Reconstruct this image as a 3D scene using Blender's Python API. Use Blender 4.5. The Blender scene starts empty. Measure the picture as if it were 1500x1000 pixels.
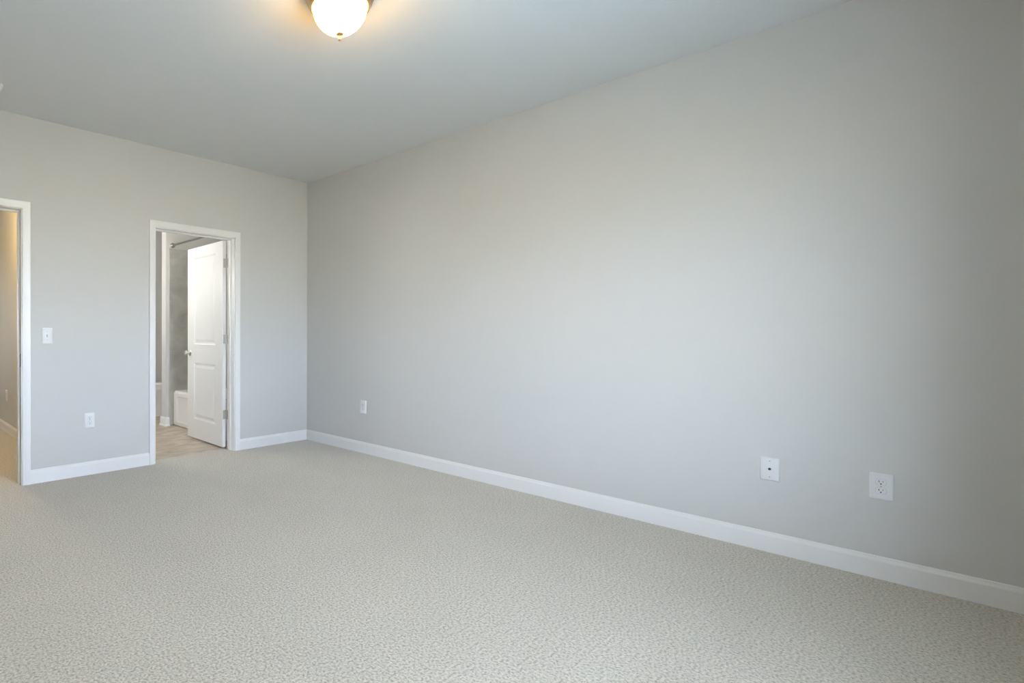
import bpy, bmesh, math
from mathutils import Vector, Matrix

S = bpy.context.scene
COL = S.collection
PI = math.pi

# ------------------------------------------------------------------ camera
# metres; the far right-hand corner of the room is the origin, the room lies at x<0, y<0
F_PX, CX, CY = 779.98, 449.87, 493.74
YAW, PITCH, ROLL = 0.6939, -0.0082, 0.0032
fw = Vector((math.sin(YAW)*math.cos(PITCH), math.cos(YAW)*math.cos(PITCH), math.sin(PITCH)))
rt = Vector((math.cos(YAW), -math.sin(YAW), 0))
up = rt.cross(fw)
r2 = rt*math.cos(ROLL) + up*math.sin(ROLL)
u2 = -rt*math.sin(ROLL) + up*math.cos(ROLL)
cd = bpy.data.cameras.new('camera')
cam = bpy.data.objects.new('camera', cd)
COL.objects.link(cam)
m = Matrix((r2, u2, -fw)).transposed().to_4x4()
m.translation = Vector((-3.6467, -4.386, 1.1392))
cam.matrix_world = m
cd.sensor_width = 36.0
cd.lens = F_PX/1500*36
cd.shift_x = (750-CX)/1500
cd.shift_y = (CY-500)/1500
cd.clip_start = 0.02
S.camera = cam

# ------------------------------------------------------------------ sky, light, exposure
SKY_STRENGTH = 80.0
LAMP_STRENGTH = 37.0
S.view_settings.view_transform = 'Standard'
S.view_settings.look = 'None'
S.view_settings.gamma = 1.0
S.view_settings.use_curve_mapping = False
S.view_settings.exposure = 0.09

w = bpy.data.worlds.new('sky'); S.world = w
w.use_nodes = True
nt = w.node_tree; nt.nodes.clear()
out = nt.nodes.new('ShaderNodeOutputWorld')
bg = nt.nodes.new('ShaderNodeBackground')
tc = nt.nodes.new('ShaderNodeTexCoord')
sx = nt.nodes.new('ShaderNodeSeparateXYZ')
mr = nt.nodes.new('ShaderNodeMapRange')
mr.inputs['From Min'].default_value = -1; mr.inputs['From Max'].default_value = 1
rp = nt.nodes.new('ShaderNodeValToRGB')
cr = rp.color_ramp
# elevation (sine) -> radiance: ground, far sunlit ground, horizon, low hazy sky, zenith
SKY = [(-1.0, (20, 32, 40)), (-0.35, (10, 12.5, 14)), (-0.12, (29, 27, 21.5)), (0.0, (32, 38, 43)), (0.12, (37.5, 45.5, 59)),
       (0.30, (23, 26.5, 32)), (1.0, (1.5, 2, 3))]
cr.elements[0].position, cr.elements[1].position = 0.0, 1.0
for z, c in SKY[1:-1]:
    cr.elements.new((z+1)/2)
for e, (z, c) in zip(cr.elements, SKY):
    e.color = (c[0]/80, c[1]/80, c[2]/80, 1)
nt.links.new(tc.outputs['Generated'], sx.inputs[0])
nt.links.new(sx.outputs['Z'], mr.inputs['Value'])
nt.links.new(mr.outputs[0], rp.inputs[0])
nt.links.new(rp.outputs[0], bg.inputs['Color'])
bg.inputs['Strength'].default_value = SKY_STRENGTH
nt.links.new(bg.outputs[0], out.inputs[0])

H = 2.74
X_LEFT, Y_FRONT = -4.30, -4.75
# the window behind the camera, in the front wall: (x0, x1), sill, head
WINS = [(-2.76, -1.80)]
SILL, HEAD = 0.46, 2.05
HALL_FILL_WIN = (-3.32, -2.92, 0.85, 2.00)           # unseen window added at the hall's far end as daylight fill
for a, b, z0, z1, y, rz in [(a, b, SILL, HEAD, Y_FRONT-0.02, PI) for a, b in WINS]+[(*HALL_FILL_WIN, 6.02, 0)]:
    ld = bpy.data.lights.new('window_daylight', 'AREA')
    ld.shape = 'RECTANGLE'; ld.size = b-a; ld.size_y = z1-z0
    ld.cycles.is_portal = True                # samples the sky through the window, adds no light of its own
    lo = bpy.data.objects.new('window_daylight', ld); COL.objects.link(lo)
    lo.location = ((a+b)/2, y, (z0+z1)/2)
    lo.rotation_euler = (PI/2, 0, rz)           # faces into the room

# ------------------------------------------------------------------ materials
def mat(name, col, rough=0.5, metal=0.0, var=0.0, vscale=8.0, bump=0.0, bscale=200.0, spec=0.5):
    M = bpy.data.materials.new(name); M.use_nodes = True
    n = M.node_tree.nodes; L = M.node_tree.links
    p = n['Principled BSDF']
    p.inputs['Base Color'].default_value = (*col, 1)
    p.inputs['Roughness'].default_value = rough
    p.inputs['Metallic'].default_value = metal
    p.inputs['Specular IOR Level'].default_value = spec
    t = n.new('ShaderNodeTexCoord')
    nz = n.new('ShaderNodeTexNoise'); nz.inputs['Scale'].default_value = vscale
    nz.inputs['Detail'].default_value = 4
    L.new(t.outputs['Object'], nz.inputs['Vector'])
    mx = n.new('ShaderNodeMix'); mx.data_type = 'RGBA'
    mx.inputs[6].default_value = (*[c*(1-var) for c in col], 1)
    mx.inputs[7].default_value = (*[min(1, c*(1+var)) for c in col], 1)
    L.new(nz.outputs['Fac'], mx.inputs[0]); L.new(mx.outputs[2], p.inputs['Base Color'])
    if bump:
        b2 = n.new('ShaderNodeTexNoise'); b2.inputs['Scale'].default_value = bscale
        L.new(t.outputs['Object'], b2.inputs['Vector'])
        bp = n.new('ShaderNodeBump'); bp.inputs['Strength'].default_value = bump
        bp.inputs['Distance'].default_value = 0.002
        L.new(b2.outputs['Fac'], bp.inputs['Height']); L.new(bp.outputs[0], p.inputs['Normal'])
    return M

M_WALL = mat('greige_wall_paint', (0.637, 0.632, 0.615), 0.75, var=0.01, bump=0.08, bscale=350, spec=0.25)
M_CEIL = mat('ceiling_paint', (0.785, 0.797, 0.803), 0.9, var=0.01, bump=0.1, bscale=250, spec=0.2)
M_TRIM = mat('white_trim_paint', (0.87, 0.87, 0.865), 0.35, var=0.005)
M_DOOR = mat('white_door_paint', (0.84, 0.845, 0.84), 0.38, var=0.005)
M_PLATE = mat('white_plastic', (0.80, 0.81, 0.82), 0.3, var=0.005)
M_SLOT = mat('dark_slot', (0.03, 0.03, 0.035), 0.6)
M_SCREW = mat('plate_screw', (0.52, 0.53, 0.54), 0.35, 0.3)
M_NICK = mat('satin_nickel', (0.60, 0.59, 0.56), 0.32, 1.0, var=0.03, vscale=60)
M_BRASS = mat('brushed_bronze', (0.66, 0.49, 0.30), 0.30, 0.95, var=0.04, vscale=50)
M_PORC = mat('white_porcelain', (0.86, 0.86, 0.85), 0.12, var=0.003)
M_TUB = mat('white_acrylic', (0.92, 0.92, 0.915), 0.2, var=0.003)
M_CHROME = mat('chrome', (0.36, 0.36, 0.35), 0.35, 1.0)
M_VINYL = mat('window_vinyl', (0.85, 0.85, 0.85), 0.4)

def carpet():
    M = bpy.data.materials.new('speckled_carpet'); M.use_nodes = True
    n = M.node_tree.nodes; L = M.node_tree.links; p = n['Principled BSDF']
    p.inputs['Roughness'].default_value = 0.95
    p.inputs['Specular IOR Level'].default_value = 0.08
    p.inputs['Sheen Weight'].default_value = 0.5
    p.inputs['Sheen Tint'].default_value = (1.0, 0.98, 0.94, 1)
    p.inputs['Sheen Roughness'].default_value = 0.5
    t = n.new('ShaderNodeTexCoord')
    a = n.new('ShaderNodeTexNoise'); a.inputs['Scale'].default_value = 105; a.inputs['Detail'].default_value = 3
    a.inputs['Roughness'].default_value = 0.6
    b = n.new('ShaderNodeTexNoise'); b.inputs['Scale'].default_value = 3.0; b.inputs['Detail'].default_value = 3
    v = n.new('ShaderNodeTexVoronoi'); v.inputs['Scale'].default_value = 120
    for q in (a, b, v): L.new(t.outputs['Object'], q.inputs['Vector'])
    r = n.new('ShaderNodeValToRGB'); c = r.color_ramp
    c.elements[0].position = 0.36; c.elements[0].color = (0.312, 0.281, 0.222, 1)
    c.elements[1].position = 0.64; c.elements[1].color = (0.66, 0.612, 0.52, 1)
    k = c.elements.new(0.48); k.color = (0.508, 0.47, 0.391, 1)
    L.new(a.outputs['Fac'], r.inputs[0])
    mx = n.new('ShaderNodeMix'); mx.data_type = 'RGBA'; mx.blend_type = 'MULTIPLY'
    mx.inputs[0].default_value = 1.0
    r2_ = n.new('ShaderNodeValToRGB')
    r2_.color_ramp.elements[0].position = 0.3; r2_.color_ramp.elements[0].color = (0.95, 0.95, 0.95, 1)
    r2_.color_ramp.elements[1].position = 0.7; r2_.color_ramp.elements[1].color = (1, 1, 1, 1)
    L.new(b.outputs['Fac'], r2_.inputs[0])
    L.new(r.outputs[0], mx.inputs[6]); L.new(r2_.outputs[0], mx.inputs[7])
    L.new(mx.outputs[2], p.inputs['Base Color'])
    ad = n.new('ShaderNodeMath'); ad.operation = 'ADD'
    L.new(a.outputs['Fac'], ad.inputs[0]); L.new(v.outputs['Distance'], ad.inputs[1])
    bp = n.new('ShaderNodeBump'); bp.inputs['Strength'].default_value = 0.3
    bp.inputs['Distance'].default_value = 0.008
    L.new(ad.outputs[0], bp.inputs['Height']); L.new(bp.outputs[0], p.inputs['Normal'])
    return M
M_CARPET = carpet()

def stone_tile(name, c1, c2, mortar, bw, bh, rough, vs, axis='XZ', stretch=(1, 1, 1)):
    M = bpy.data.materials.new(name); M.use_nodes = True
    n = M.node_tree.nodes; L = M.node_tree.links; p = n['Principled BSDF']
    p.inputs['Roughness'].default_value = rough
    t = n.new('ShaderNodeTexCoord')
    sp = n.new('ShaderNodeSeparateXYZ'); cb = n.new('ShaderNodeCombineXYZ')
    L.new(t.outputs['Object'], sp.inputs[0])
    if axis == 'XZ':                       # walls: run x+y along the wall, z up
        ad = n.new('ShaderNodeMath'); ad.operation = 'ADD'
        L.new(sp.outputs['X'], ad.inputs[0]); L.new(sp.outputs['Y'], ad.inputs[1])
        L.new(ad.outputs[0], cb.inputs['X']); L.new(sp.outputs['Z'], cb.inputs['Y'])
    else:
        L.new(sp.outputs['X'], cb.inputs['X']); L.new(sp.outputs['Y'], cb.inputs['Y'])
    br = n.new('ShaderNodeTexBrick')
    br.inputs['Scale'].default_value = 1.0
    br.inputs['Brick Width'].default_value = bw; br.inputs['Row Height'].default_value = bh
    br.inputs['Mortar Size'].default_value = 0.003
    br.inputs['Mortar'].default_value = (*mortar, 1)
    L.new(cb.outputs[0], br.inputs['Vector'])
    mp = n.new('ShaderNodeMapping'); mp.inputs['Scale'].default_value = stretch
    L.new(t.outputs['Object'], mp.inputs['Vector'])
    nz = n.new('ShaderNodeTexNoise'); nz.inputs['Scale'].default_value = vs
    nz.inputs['Detail'].default_value = 6; nz.inputs['Distortion'].default_value = 0.6
    L.new(mp.outputs[0], nz.inputs['Vector'])
    r = n.new('ShaderNodeValToRGB')
    r.color_ramp.elements[0].position = 0.32; r.color_ramp.elements[0].color = (*c1, 1)
    r.color_ramp.elements[1].position = 0.68; r.color_ramp.elements[1].color = (*c2, 1)
    L.new(nz.outputs['Fac'], r.inputs[0])
    L.new(r.outputs[0], br.inputs['Color1']); L.new(r.outputs[0], br.inputs['Color2'])
    L.new(br.outputs['Color'], p.inputs['Base Color'])
    return M
M_SURR = stone_tile('grey_stone_surround', (0.42, 0.415, 0.39), (0.57, 0.565, 0.53), (0.52, 0.515, 0.49), 0.61, 0.305, 0.35, 5)
M_BFLR = stone_tile('beige_stone_vinyl', (0.37, 0.305, 0.235), (0.60, 0.52, 0.425), (0.52, 0.46, 0.385), 0.457, 0.457, 0.4, 7, 'XY', (0.8, 1.5, 1))

def lamp_glass(name, col, strength):
    M = bpy.data.materials.new(name); M.use_nodes = True
    n = M.node_tree.nodes; L = M.node_tree.links; p = n['Principled BSDF']
    p.inputs['Roughness'].default_value = 0.25
    t = n.new('ShaderNodeTexCoord')
    nz = n.new('ShaderNodeTexNoise'); nz.inputs['Scale'].default_value = 9; nz.inputs['Detail'].default_value = 5
    nz.inputs['Distortion'].default_value = 1.4
    L.new(t.outputs['Object'], nz.inputs['Vector'])
    r = n.new('ShaderNodeValToRGB')                 # alabaster veins
    r.color_ramp.elements[0].position = 0.35; r.color_ramp.elements[0].color = (*[c*0.86 for c in col], 1)
    r.color_ramp.elements[1].position = 0.6; r.color_ramp.elements[1].color = (*col, 1)
    L.new(nz.outputs['Fac'], r.inputs[0])
    p.inputs['Base Color'].default_value = (0.9, 0.88, 0.84, 1)
    L.new(r.outputs[0], p.inputs['Emission Color'])
    p.inputs['Emission Strength'].default_value = strength
    return M
M_GLOW = lamp_glass('lit_alabaster_glass', (1.0, 0.55, 0.10), LAMP_STRENGTH)
M_GLOW_HALL = lamp_glass('lit_alabaster_glass_hall', (1.0, 0.70, 0.31), 118.0)
M_FILL_VANITY = lamp_glass('fill_glow_vanity', (1.0, 0.99, 0.955), 88.0)  # glow of the added vanity globes
M_FILL_BATH = lamp_glass('fill_glow_bath_ceiling', (1.0, 0.95, 0.84), 30.0)  # glow of the added bathroom ceiling light

def window_glass():
    M = bpy.data.materials.new('clear_window_glass'); M.use_nodes = True
    n = M.node_tree.nodes; L = M.node_tree.links; n.remove(n['Principled BSDF'])
    tr = n.new('ShaderNodeBsdfTransparent'); gl = n.new('ShaderNodeBsdfGlossy')
    gl.inputs['Roughness'].default_value = 0.02
    mx = n.new('ShaderNodeMixShader'); mx.inputs[0].default_value = 0.06
    L.new(tr.outputs[0], mx.inputs[1]); L.new(gl.outputs[0], mx.inputs[2])
    L.new(mx.outputs[0], n['Material Output'].inputs[0])
    return M
M_GLASS = window_glass()

# ------------------------------------------------------------------ mesh helpers
class MB:
    def __init__(s): s.b = bmesh.new()
    def quad(s, *pts):
        return s.b.faces.new([s.b.verts.new(p) for p in pts])
    def box(s, x0, x1, y0, y1, z0, z1, bev=0.0, seg=2):
        r = bmesh.ops.create_cube(s.b, size=1)
        for v in r['verts']:
            v.co = Vector((x0+(v.co.x+.5)*(x1-x0), y0+(v.co.y+.5)*(y1-y0), z0+(v.co.z+.5)*(z1-z0)))
        if bev:
            es = list({e for v in r['verts'] for e in v.link_edges})
            bmesh.ops.bevel(s.b, geom=es, offset=bev, segments=seg, affect='EDGES', profile=0.5)
        return s
    def lathe(s, prof, c=(0, 0, 0), axis='Z', n=48, cap=True):
        """prof: list of (r, h) ; axis Z, X or Y"""
        rings = []
        for r, h in prof:
            ring = []
            for i in range(n):
                a = 2*PI*i/n
                u, v = r*math.cos(a), r*math.sin(a)
                p = {'Z': (u, v, h), 'X': (h, u, v), 'Y': (u, -h, v)}[axis]
                ring.append(s.b.verts.new(Vector(p)+Vector(c)))
            rings.append(ring)
        for a, b in zip(rings, rings[1:]):
            for i in range(n):
                s.b.faces.new((a[i], a[(i+1) % n], b[(i+1) % n], b[i]))
        if cap:
            for ring in (rings[0], rings[-1]): s.b.faces.new(ring)
        return s
    def loft(s, rings, cap=True):
        R = [[s.b.verts.new(p) for p in ring] for ring in rings]
        n = len(R[0])
        for a, b in zip(R, R[1:]):
            for i in range(n): s.b.faces.new((a[i], a[(i+1) % n], b[(i+1) % n], b[i]))
        if cap:
            s.b.faces.new(R[0]); s.b.faces.new(R[-1])
        return s
    def obj(s, name, M, parent=None, smooth=0):
        bmesh.ops.remove_doubles(s.b, verts=s.b.verts, dist=1e-6)
        bmesh.ops.recalc_face_normals(s.b, faces=s.b.faces)
        me = bpy.data.meshes.new(name); s.b.to_mesh(me); s.b.free()
        if smooth:
            me.polygons.foreach_set('use_smooth', [True]*len(me.polygons))
            me.set_sharp_from_angle(angle=math.radians(smooth))
        me.materials.append(M)
        o = bpy.data.objects.new(name, me); COL.objects.link(o)
        if parent is not None: o.parent = parent
        return o

def struct(o, label=None):
    o['kind'] = 'structure'
    if label: o['label'] = label
    return o
def thing(name, label, cat, loc=(0, 0, 0), rz=0.0, group=None):
    o = bpy.data.objects.new(name, None); COL.objects.link(o)
    o.empty_display_size = 0.05
    o.location = loc; o.rotation_euler = (0, 0, rz)
    o['label'] = label; o['category'] = cat
    if group: o['group'] = group
    return o
def dup(root, loc, rz, label, group=None):
    r = root.copy(); COL.objects.link(r); r.location = loc; r.rotation_euler = (0, 0, rz); r['label'] = label
    if group: r['group'] = group
    def kids(src, dst):
        for ch in list(src.children):
            c = ch.copy(); COL.objects.link(c); c.parent = dst
            kids(ch, c)
    kids(root, r)
    return r
def rrect(w, h, r, n=5, cx=0, cy=0):
    """rounded rectangle outline, counter-clockwise"""
    pts = []
    for (sx_, sy_, a0) in ((1, 1, 0), (-1, 1, 90), (-1, -1, 180), (1, -1, 270)):
        for i in range(n+1):
            a = math.radians(a0+90*i/n)
            pts.append((cx+sx_*(w/2-r)+r*math.cos(a), cy+sy_*(h/2-r)+r*math.sin(a)))
    return pts

# ------------------------------------------------------------------ room shell
T = 0.135                                   # thickness of the inside walls
BD = (-1.705, -0.910, 2.045)                # bathroom door: jamb faces and head
ED = (-3.565, -2.752, 2.045)                # entry door
RIM = 0.018                                 # jamb board thickness

def wall_x(name, y0, y1, x0, x1, openings, M=M_WALL, z1=H):
    b = MB(); x = x0
    for (a, c, z) in sorted(openings):
        b.box(x, a, y0, y1, 0, z1); b.box(a, c, y0, y1, z, z1); x = c
    b.box(x, x1, y0, y1, 0, z1)
    return struct(b.obj(name, M))
wall_x('wall_back', 0, T, X_LEFT, 0.0, [(ED[0]-RIM, ED[1]+RIM, ED[2]+RIM), (BD[0]-RIM, BD[1]+RIM, BD[2]+RIM)])
struct(MB().box(0, 0.16, Y_FRONT-0.16, 3.22, 0, H).obj('wall_right', M_WALL))
struct(MB().box(X_LEFT-0.12, X_LEFT, Y_FRONT-0.16, T, 0, H).obj('wall_left', M_WALL))
fb = MB(); x = X_LEFT
for (a, b_) in sorted(WINS):
    fb.box(x, a, Y_FRONT-0.16, Y_FRONT, 0, H)
    fb.box(a, b_, Y_FRONT-0.16, Y_FRONT, 0, SILL); fb.box(a, b_, Y_FRONT-0.16, Y_FRONT, HEAD, H); x = b_
fb.box(x, 0, Y_FRONT-0.16, Y_FRONT, 0, H)
struct(fb.obj('wall_front', M_WALL))
struct(MB().box(X_LEFT-0.12, 0.16, Y_FRONT-0.16, 6.2, H, H+0.12).obj('ceiling', M_CEIL))
# floors: carpet in the bedroom and hall, stone-look floor in the bathroom
fl = MB()
fl.box(X_LEFT-0.12, 0.16, Y_FRONT-0.16, 0.128, -0.10, 0)
fl.box(X_LEFT-0.12, -2.40, 0.128, 6.2, -0.10, 0)
struct(fl.obj('floor', M_CARPET))
struct(MB().box(-2.40, 0.16, 0.128, 3.22, -0.10, -0.004).obj('floor_bathroom', M_BFLR))
# hall
HX = -2.40
struct(MB().box(HX, HX+T, T, 6.0, 0, H).obj('wall_hall_right', M_WALL))
struct(MB().box(-3.66-T, -3.66, T, 6.0, 0, H).obj('wall_hall_left', M_WALL))
HW = HALL_FILL_WIN
b = MB()
b.box(-3.66-T, HW[0], 6.0, 6.12, 0, H); b.box(HW[1], HX+T, 6.0, 6.12, 0, H)
b.box(HW[0], HW[1], 6.0, 6.12, 0, HW[2]); b.box(HW[0], HW[1], 6.0, 6.12, HW[3], H)
struct(b.obj('wall_hall_end', M_WALL))
# bathroom
WY = 1.70                                   # wing wall that closes the end of the bathtub
struct(MB().box(-0.822, 0, WY, WY+0.115, 0, H).obj('wall_bathroom_wing', M_WALL))
struct(MB().box(HX+T, 0, 3.10, 3.22, 0, H).obj('wall_bathroom_end', M_WALL))

# ------------------------------------------------------------------ trim
BASE = [(0.0, 0.0), (0.0125, 0.0), (0.0125, 0.083), (0.010, 0.089), (0.007, 0.094), (0.005, 0.103), (0.0, 0.105)]   # (out, up)
def run(b, p0, p1, nrm, prof=BASE):
    p0, p1, nrm = Vector((*p0, 0)), Vector((*p1, 0)), Vector((*nrm, 0))
    ring = lambda p: [p+nrm*o+Vector((0, 0, z)) for o, z in prof]
    b.loft([ring(p0), ring(p1)])
CW = 0.0545                                 # casing width
REV = 0.006
b = MB()
run(b, (ED[1]+REV+CW, 0), (BD[0]-REV-CW, 0), (0, -1)); run(b, (BD[1]+REV+CW, 0), (0, 0), (0, -1))
run(b, (X_LEFT, 0), (ED[0]-REV-CW, 0), (0, -1))
struct(b.obj('baseboard_back', M_TRIM))
b = MB(); run(b, (0, 0), (0, Y_FRONT), (-1, 0)); struct(b.obj('baseboard_right', M_TRIM))
b = MB(); run(b, (X_LEFT, 0), (X_LEFT, Y_FRONT), (1, 0)); struct(b.obj('baseboard_left', M_TRIM))
b = MB(); run(b, (X_LEFT, Y_FRONT), (0, Y_FRONT), (0, 1)); struct(b.obj('baseboard_front', M_TRIM))
b = MB(); run(b, (HX, T), (HX, 6.0), (-1, 0)); struct(b.obj('baseboard_hall', M_TRIM))
b = MB()
SHOE = [(0.0, -0.004), (0.024, -0.004), (0.0235, 0.006), (0.020, 0.013), (0.0125, 0.018)]+BASE[2:]
run(b, (-0.822, WY-0.022), (-0.822, WY+0.137), (-1, 0), SHOE); run(b, (-0.822, WY), (-0.778, WY), (0, -1), SHOE)
run(b, (-0.822, WY+0.115), (0, WY+0.115), (0, 1), SHOE); run(b, (HX+T, 3.10), (0, 3.10), (0, -1), SHOE)
struct(b.obj('baseboard_bathroom', M_TRIM))

CAS = [(0.0, 0.0), (0.0, 0.008), (0.004, 0.0105), (0.012, 0.0105), (0.018, 0.013), (0.032, 0.0145), (0.043, 0.0165), (0.0505, 0.0165), (CW, 0.0135), (CW, 0.0)]
def casing(b, xl, xr, zt, y, out_):
    """U-shaped mitred moulding; inner edges xl, xr, zt; out_ = -1 towards -y"""
    st = lambda f: [Vector((f(o)[0], y+out_*t, f(o)[1])) for o, t in CAS]
    b.loft([st(lambda o: (xl-o, 0)), st(lambda o: (xl-o, zt+o)), st(lambda o: (xr+o, zt+o)), st(lambda o: (xr+o, 0))])
def door_frame(n, op, label, stop_y):
    xl, xr, zt = op
    r = MB()
    casing(r, xl-REV, xr+REV, zt+REV, 0, -1)
    o = struct(r.obj('trim_%d' % n, M_TRIM, smooth=25), label)
    r = MB(); casing(r, xl-REV, xr+REV, zt+REV, T, 1); r.obj('rear_casing', M_TRIM, o, smooth=25)
    j = MB()
    j.box(xl-RIM, xl, 0, T, 0, zt); j.box(xr, xr+RIM, 0, T, 0, zt); j.box(xl-RIM, xr+RIM, 0, T, zt, zt+RIM)
    j.obj('jamb', M_TRIM, o)
    s = MB(); y0, y1 = stop_y
    s.box(xl, xl+0.011, y0, y1, 0, zt, 0.002); s.box(xr-0.011, xr, y0, y1, 0, zt, 0.002); s.box(xl+0.011, xr-0.011, y0, y1, zt-0.011, zt, 0.002)
    s.obj('door_stop', M_TRIM, o)
    return o
t1 = door_frame(1, BD, 'white casing around the bathroom doorway', (0.055, 0.092))
t2 = door_frame(2, ED, 'white casing around the hall doorway at the left edge', (0.055, 0.092))
# strike plate on the hall door's right jamb
sp = MB(); sp.box(ED[1]-0.0018, ED[1]+0.0005, 0.012, 0.044, 0.880, 0.975, 0.0006)
sp.box(ED[1]-0.0024, ED[1]-0.0017, 0.020, 0.034, 0.908, 0.946)
s_ = sp.obj('strike_plate', M_CHROME, t2); s_['label'] = 'satin nickel strike plate'

# ------------------------------------------------------------------ bathroom door, open at a right angle
def panel_face(b, P, w, h, panels, sgn):
    """one face of a moulded door in local (u, v) with depth along -sgn*normal; P maps (u, v, depth)"""
    us = sorted({0, w, *[q for p in panels for q in p[:2]]}); vs = sorted({0, h, *[q for p in panels for q in p[2:]]})
    inside = lambda u, v: any(p[0] < u < p[1] and p[2] < v < p[3] for p in panels)
    for a, c in zip(us, us[1:]):
        for d, e_ in zip(vs, vs[1:]):
            if not inside((a+c)/2, (d+e_)/2):
                b.quad(P(a, d, 0), P(c, d, 0), P(c, e_, 0), P(a, e_, 0))
    steps = [(0, 0), (0.006, 0.006), (0.016, 0.009), (0.026, 0.009), (0.050, 0.003), (0.056, 0.0025)]
    for (a, c, d, e_) in panels:
        for (i0, d0), (i1, d1) in zip(steps, steps[1:]):
            o = [(a+i0, d+i0), (c-i0, d+i0), (c-i0, e_-i0), (a+i0, e_-i0)]
            n_ = [(a+i1, d+i1), (c-i1, d+i1), (c-i1, e_-i1), (a+i1, e_-i1)]
            for k in range(4):
                k2 = (k+1) % 4
                b.quad(P(*o[k], d0), P(*o[k2], d0), P(*n_[k2], d1), P(*n_[k], d1))
        i, dd = steps[-1]
        b.quad(P(a+i, d+i, dd), P(c-i, d+i, dd), P(c-i, e_-i, dd), P(a+i, e_-i, dd))
LW, LH, LT = 0.765, 2.022, 0.035            # leaf, built from its hinge corner: u along +y, thickness along +x
PAN = [(0.150, LW-0.150, 0.205, 0.800), (0.150, LW-0.150, 0.998, 1.912)]
b = MB()
panel_face(b, lambda u, v, d: (d, u, v), LW, LH, PAN, 1)
panel_face(b, lambda u, v, d: (LT-d, u, v), LW, LH, PAN, -1)
b.quad((0, 0, 0), (LT, 0, 0), (LT, 0, LH), (0, 0, LH))
b.quad((0, LW, 0), (LT, LW, 0), (LT, LW, LH), (0, LW, LH))
b.quad((0, 0, 0), (LT, 0, 0), (LT, LW, 0), (0, LW, 0))
b.quad((0, 0, LH), (LT, 0, LH), (LT, LW, LH), (0, LW, LH))
door = b.obj('door_1', M_DOOR)
struct(door, 'white two panel door standing open into the bathroom')
DX, DY, DZ = -0.950, T+0.013, 0.016
door.location = (DX, DY, DZ); door.rotation_euler = (0, 0, math.radians(-1.3))
for z in (1.803, 1.059, 0.319):
    hb = MB()
    hb.box(0.003, LT-0.003, -0.0025, 0.0005, z-0.0445, z+0.0445, 0.001)                      # leaf on the door's edge
    jx, jy = BD[1]-DX, T-DY
    hb.box(jx-0.0025, jx+0.0005, jy-0.036, jy-0.001, z-0.0445, z+0.0445, 0.001)               # leaf on the jamb
    hb.lathe([(0.0065, z-0.0475), (0.0065, z+0.0475)], (jx-0.001, jy+0.007, 0), 'Z', 16)        # knuckle
    hb.box(LT-0.004, jx, -0.012, -0.0005, z-0.0445, z+0.0445)
    ho = hb.obj('hinge', M_NICK, door); ho['label'] = 'satin nickel hinge'
kb = MB(); kz, ky = 0.902, LW-0.060
for s in (-1, 1):
    xf = 0 if s < 0 else LT
    kb.lathe([(0.032, xf), (0.032, xf+s*0.005), (0.027, xf+s*0.010), (0.012, xf+s*0.013), (0.011, xf+s*0.030),
              (0.018, xf+s*0.036), (0.0265, xf+s*0.044), (0.0275, xf+s*0.053), (0.024, xf+s*0.062), (0.012, xf+s*0.066)], (0, ky, kz), 'X', 32)
ko = kb.obj('door_knob', M_NICK, door, smooth=40); ko['label'] = 'satin nickel round knob'
lb = MB(); lb.box(0.006, LT-0.006, LW-0.0005, LW+0.002, kz-0.028, kz+0.028); lb.obj('latch_plate', M_NICK, door)

# ------------------------------------------------------------------ windows: behind the camera, and the added one in the hall
def sash_window(n, a, c, sill, head, yin, d, label):
    """yin: the room-side wall face; d: +1 if outdoors lies towards +y"""
    y0, y1 = sorted((yin+d*0.04, yin+d*0.11))
    f = MB(); fr = 0.045
    f.box(a, a+fr, y0, y1, sill, head); f.box(c-fr, c, y0, y1, sill, head)
    f.box(a+fr, c-fr, y0, y1, sill, sill+fr); f.box(a+fr, c-fr, y0, y1, head-fr, head)
    zm = (sill+head)/2; f.box(a+fr, c-fr, y0, y1, zm-0.022, zm+0.022)
    o = struct(f.obj('window_%d' % n, M_VINYL), label)
    ym = (y0+y1)/2
    MB().box(a+fr, c-fr, ym-0.002, ym+0.002, sill+fr, zm-0.022).obj('pane', M_GLASS, o)
    MB().box(a+fr, c-fr, ym-0.002, ym+0.002, zm+0.022, head-fr).obj('pane', M_GLASS, o)
    s0, s1 = sorted((yin+d*0.04, yin-d*0.03))
    MB().box(a, c, s0, s1, sill-0.02, sill, 0.003).obj('window_sill', M_TRIM, o)
for i, (a, c) in enumerate(WINS):
    sash_window(i+1, a, c, SILL, HEAD, Y_FRONT, -1, 'white double hung window in the front wall')
sash_window(len(WINS)+1, *HALL_FILL_WIN, 6.0, 1, 'unseen white double hung window added at the hall end for daylight fill')

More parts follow.
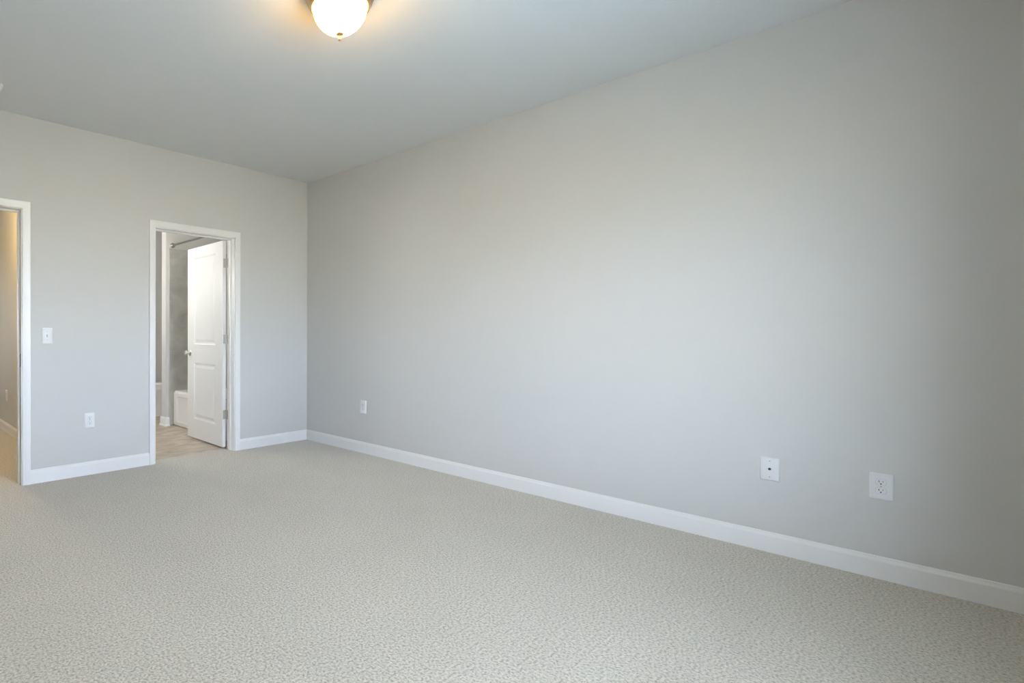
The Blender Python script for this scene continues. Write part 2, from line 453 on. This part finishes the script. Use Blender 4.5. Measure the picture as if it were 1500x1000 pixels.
# ------------------------------------------------------------------ flush ceiling lights
def make_lamp(label, loc, glass, group):
    t = thing('ceiling_light', label, 'ceiling light', loc, 0, group)
    r = MB().lathe([(0.0463, 0.0000), (0.1573, 0.0000), (0.1637, -0.0044), (0.1665, -0.0176), (0.1646, -0.0282), (0.1591, -0.0326), (0.1554, -0.0361),
                    (0.1573, -0.0431), (0.1545, -0.0528), (0.1471, -0.0581), (0.1434, -0.0616), (0.1452, -0.0695), (0.1415, -0.0783), (0.1323, -0.0818),
                    (0.1267, -0.0757), (0.0463, -0.0660)], n=72)
    r.obj('mounting_ring', M_BRASS, t, smooth=35)
    prof = [(0.1184, -0.078), (0.1235, -0.086), (0.1249, -0.095), (0.1235, -0.108), (0.1184, -0.123), (0.1082, -0.141),
            (0.0934, -0.159), (0.0749, -0.175), (0.0537, -0.187), (0.0315, -0.194), (0.0111, -0.197), (0.0019, -0.197)]
    MB().lathe(prof, n=72).obj('glass_shade', glass, t, smooth=60)
    f = MB().lathe([(0.010, -0.194), (0.0175, -0.1985), (0.0175, -0.2035), (0.010, -0.208), (0.0048, -0.212), (0.0045, -0.219),
                    (0.0072, -0.223), (0.0072, -0.229), (0.0045, -0.234), (0.001, -0.2355)], n=32)
    f.obj('finial', M_BRASS, t, smooth=40)
    return t
make_lamp('lit flush ceiling light with alabaster glass bowl and bronze ring', (-1.93, -2.555, H), M_GLOW, None)
make_lamp('warm lit flush ceiling light in the hall beyond the left doorway', (-2.80, 1.35, H), M_GLOW_HALL, None)

make_lamp('unseen flush light added on the bathroom ceiling as fill', (-1.45, 0.95, H), M_FILL_BATH, None)  # added out of view to lift the bathroom's tile and upper wall

# smoke detector, its right edge just inside the picture
sd = thing('smoke_detector', 'white round smoke detector on the ceiling above the left doorway', 'smoke detector', (-3.012, -0.432, H))
MB().lathe([(0.03, 0), (0.066, 0), (0.066, -0.010), (0.062, -0.013)], n=48).obj('base_plate', M_PLATE, sd, smooth=35)
MB().lathe([(0.060, -0.012), (0.060, -0.024), (0.052, -0.034), (0.030, -0.038), (0.002, -0.038)], n=48).obj('cover', M_PLATE, sd, smooth=35)

# ------------------------------------------------------------------ wall plates; local front is -y
PW, PH, PT = 0.078, 0.122, 0.0065
def plate(parent):
    b = MB()
    ring = lambda w_, h_, y: [Vector((x_, y, z_)) for x_, z_ in rrect(w_, h_, 0.004, 3)]
    b.loft([ring(PW, PH, 0), ring(PW, PH, -0.002), ring(PW-0.003, PH-0.003, -0.0045), ring(PW-0.009, PH-0.009, -PT)])
    return b.obj('cover_plate', M_PLATE, parent, smooth=30)
def screw(parent, z):
    b = MB().lathe([(0.0032, PT-0.0005), (0.0032, PT+0.0005), (0.0022, PT+0.0010)], (0, 0, z), 'Y', 16)
    return b.obj('screw', M_SCREW, parent, smooth=30)
def make_outlet(label, loc, rz, group):
    t = thing('wall_outlet', label, 'outlet', loc, rz, group)
    plate(t)
    for s in (1, -1):
        zc = s*0.0195
        def ring(k, y):
            pts = []
            for i in range(40):
                a = 2*PI*i/40
                pts.append(Vector((0.0172*k*math.cos(a), y, zc+max(-0.0138, min(0.0138, 0.0172*math.sin(a)))*k)))
            return pts
        g = MB().loft([ring(1.09, -PT+0.0008), ring(1.09, -PT-0.0003), ring(1.03, -PT-0.0003), ring(1.02, -PT+0.0006)], cap=True)
        r = MB().loft([ring(1.0, -PT+0.001), ring(1.0, -PT-0.0014), ring(0.95, -PT-0.0020)]).obj('receptacle', M_PLATE, t, smooth=30)
        g.obj('receptacle_rim', M_SCREW, r, smooth=30)
        y0, y1 = -PT-0.0024, -PT-0.0010
        MB().box(-0.0074, -0.0052, y0, y1, zc-0.0005, zc+0.0085).obj('slot', M_SLOT, r)
        MB().box(0.0054, 0.0070, y0, y1, zc+0.0005, zc+0.0080).obj('slot', M_SLOT, r)
        MB().lathe([(0.0029, PT+0.001), (0.0029, PT+0.0026)], (0, 0, zc-0.0068), 'Y', 16).obj('ground_hole', M_SLOT, r)
    screw(t, 0)
    return t
o1 = make_outlet('white duplex outlet on the right wall beside the cable plate, nearest the camera', (0, -4.1947, 0.4317), -PI/2, 'duplex outlets')
dup(o1, (0, -0.843, 0.4385), -PI/2, 'small white duplex outlet low on the right wall near the far corner', 'duplex outlets')
dup(o1, (-2.261, 0, 0.4345), 0, 'white duplex outlet low on the back wall between the two doorways', 'duplex outlets')
dup(o1, (HX, 2.455, 0.416), -PI/2, 'white outlet on the hall wall seen through the left doorway', 'duplex outlets')

cp = thing('cable_plate', 'white wall plate with one dark coax jack on the right wall', 'wall plate', (0, -3.7977, 0.435), -PI/2)
plate(cp); screw(cp, 0.0415); screw(cp, -0.0415)
jk = MB().lathe([(0.0062, PT-0.001), (0.0062, PT+0.0022), (0.0048, PT+0.0026), (0.0048, PT+0.0075), (0.0038, PT+0.0078), (0.0034, PT+0.004)], (0, 0, 0), 'Y', 24).obj('coax_jack', M_SLOT, cp, smooth=35)
jk['label'] = 'dark threaded coax jack'

sw = thing('light_switch', 'white toggle light switch beside the left doorway', 'light switch', (-2.576, 0, 1.111), 0)
plate(sw); screw(sw, 0.030); screw(sw, -0.030)
MB().box(-0.0056, 0.0056, -PT-0.0012, -PT+0.001, -0.0125, 0.0125, 0.0004).obj('toggle_frame', M_SCREW, sw)
tb = MB(); tb.loft([[Vector((x_, y_, z_)) for x_, z_ in ((-0.0044, a_), (0.0044, a_), (0.0044, c_), (-0.0044, c_))]
                   for y_, a_, c_ in ((-PT, -0.006, 0.006), (-PT-0.007, 0.001, 0.0095), (-PT-0.012, 0.005, 0.011))])
tb.obj('toggle', M_PLATE, sw)

# ------------------------------------------------------------------ bathroom
# stone surround on three sides of the tub
sb = MB()
TX0, TX1, TY0, TY1, TZ = -0.712, -0.012, T+0.012, WY-0.012, 0.425
sb.box(-0.780, -0.012, WY-0.010, WY, 0.0, 2.165)
sb.box(-0.010, 0, T, WY, 0.0, 2.165)
sb.box(-0.780, -0.012, T, T+0.010, 0.0, 2.165)
struct(sb.obj('wall_tub_surround', M_SURR), 'grey stone tile surround around the bathtub')

tub = thing('bathtub', 'white alcove bathtub behind the open door', 'bathtub', (0, 0, 0))
cxm, cym = (TX0+TX1)/2, (TY0+TY1)/2; TW, TL = TX1-TX0, TY1-TY0
def tring(w_, l_, r_, z_, dx=0, dy=0): return [Vector((x_+dx, y_+dy, z_)) for x_, y_ in rrect(w_, l_, r_, 6, cxm, cym)]
tb = MB().loft([tring(TW, TL, 0.012, 0.0), tring(TW, TL, 0.012, TZ-0.012), tring(TW-0.006, TL-0.006, 0.012, TZ-0.003), tring(TW-0.02, TL-0.02, 0.012, TZ),
                tring(TW-0.14, TL-0.16, 0.13, TZ), tring(TW-0.165, TL-0.185, 0.13, TZ-0.012), tring(TW-0.22, TL-0.30, 0.12, 0.14), tring(TW-0.30, TL-0.42, 0.10, 0.085)])
tb.obj('tub_shell', M_TUB, tub, smooth=35)
# apron: raised border around a recessed rounded panel
ap = MB()
def aring(w_, h_, r_, x_): return [Vector((x_, u_, v_)) for u_, v_ in rrect(w_, h_, r_, 6, cym, TZ/2-0.004)]
XA = TX0-0.0005
ap.loft([aring(TL-0.004, TZ-0.035, 0.008, XA+0.0008), aring(TL-0.004, TZ-0.035, 0.008, XA-0.010), aring(TL-0.010, TZ-0.041, 0.008, XA-0.0125),
         aring(TL-0.150, TZ-0.115, 0.05, XA-0.0125), aring(TL-0.162, TZ-0.127, 0.045, XA-0.0075), aring(TL-0.18, TZ-0.145, 0.04, XA-0.0045)])
ap.obj('apron_panel', M_TUB, tub, smooth=30)

rod = thing('shower_rod', 'thin metal shower curtain rod above the bathtub', 'shower rod', (-0.735, 0, 2.205))
MB().lathe([(0.0115, -(T+0.012)), (0.0115, -(WY-0.012))], (0, 0, 0), 'Y', 20).obj('tube', M_CHROME, rod, smooth=40)
for y_, s in ((T, 1), (WY, -1)):
    MB().lathe([(0.030, -y_), (0.030, -(y_+s*0.006)), (0.019, -(y_+s*0.018)), (0.0135, -(y_+s*0.030))], (0, 0, 0), 'Y', 28).obj('flange', M_CHROME, rod, smooth=40)

# toilet beyond the wing wall, tank against the right wall, bowl towards -x
wc = thing('toilet', 'white toilet partly hidden behind the narrow wing wall', 'toilet', (0, 2.56, 0))
def oval(xc, a_, b_, z_, n=36, sq=0.0):
    pts = []
    for i in range(n):
        t_ = 2*PI*i/n; c_, s_ = math.cos(t_), math.sin(t_)
        pts.append(Vector((xc+a_*c_, b_*s_*(1+sq*abs(c_)), z_)))
    return pts
MB().loft([oval(-0.36, 0.255, 0.115, -0.004), oval(-0.36, 0.250, 0.108, 0.03), oval(-0.37, 0.225, 0.098, 0.12), oval(-0.38, 0.225, 0.105, 0.20),
           oval(-0.41, 0.245, 0.150, 0.28), oval(-0.425, 0.262, 0.178, 0.35), oval(-0.43, 0.268, 0.186, 0.39), oval(-0.43, 0.262, 0.182, 0.398)]).obj('bowl', M_PORC, wc, smooth=50)
MB().loft([oval(-0.43, 0.266, 0.186, 0.397), oval(-0.43, 0.270, 0.189, 0.403), oval(-0.43, 0.270, 0.189, 0.414), oval(-0.43, 0.262, 0.182, 0.419)]).obj('seat', M_PORC, wc, smooth=40)
MB().loft([oval(-0.43, 0.266, 0.186, 0.419), oval(-0.43, 0.270, 0.189, 0.424), oval(-0.43, 0.266, 0.186, 0.438), oval(-0.43, 0.235, 0.155, 0.446)]).obj('lid', M_PORC, wc, smooth=40)
MB().box(-0.205, -0.012, -0.215, 0.215, 0.385, 0.735, 0.02, 3).obj('tank', M_PORC, wc, smooth=40)
MB().box(-0.215, -0.006, -0.225, 0.225, 0.735, 0.775, 0.012, 3).obj('tank_lid', M_PORC, wc, smooth=40)
lv = MB(); lv.lathe([(0.012, -0.225), (0.012, -0.205)], (0, 0.15, 0.67), 'X', 16); lv.box(-0.228, -0.219, 0.085, 0.155, 0.663, 0.677, 0.002)
lv.obj('flush_lever', M_CHROME, wc, smooth=40)

# unseen vanity bar light, added on the left wall to brighten tub and door
vl = thing('added_vanity_light', 'unseen three globe vanity bar light added on the left bathroom wall as fill', 'fill light', (HX+T, 1.43, 1.72))
MB().box(0, 0.025, -0.33, 0.33, -0.055, 0.055, 0.008).obj('back_plate', M_NICK, vl, smooth=30)
for y_ in (-0.22, 0.0, 0.22):
    MB().lathe([(0.016, 0.02), (0.016, 0.075), (0.032, 0.080), (0.032, 0.095)], (0, y_, 0), 'X', 24).obj('arm', M_NICK, vl, smooth=35)
    MB().lathe([(0.030, 0.090)]+[(0.062*math.sin(a), 0.145-0.062*math.cos(a)) for a in [0.55+k*(PI-0.57)/12 for k in range(13)]], (0, y_, 0), 'X', 32).obj('globe_shade', M_FILL_VANITY, vl, smooth=60)
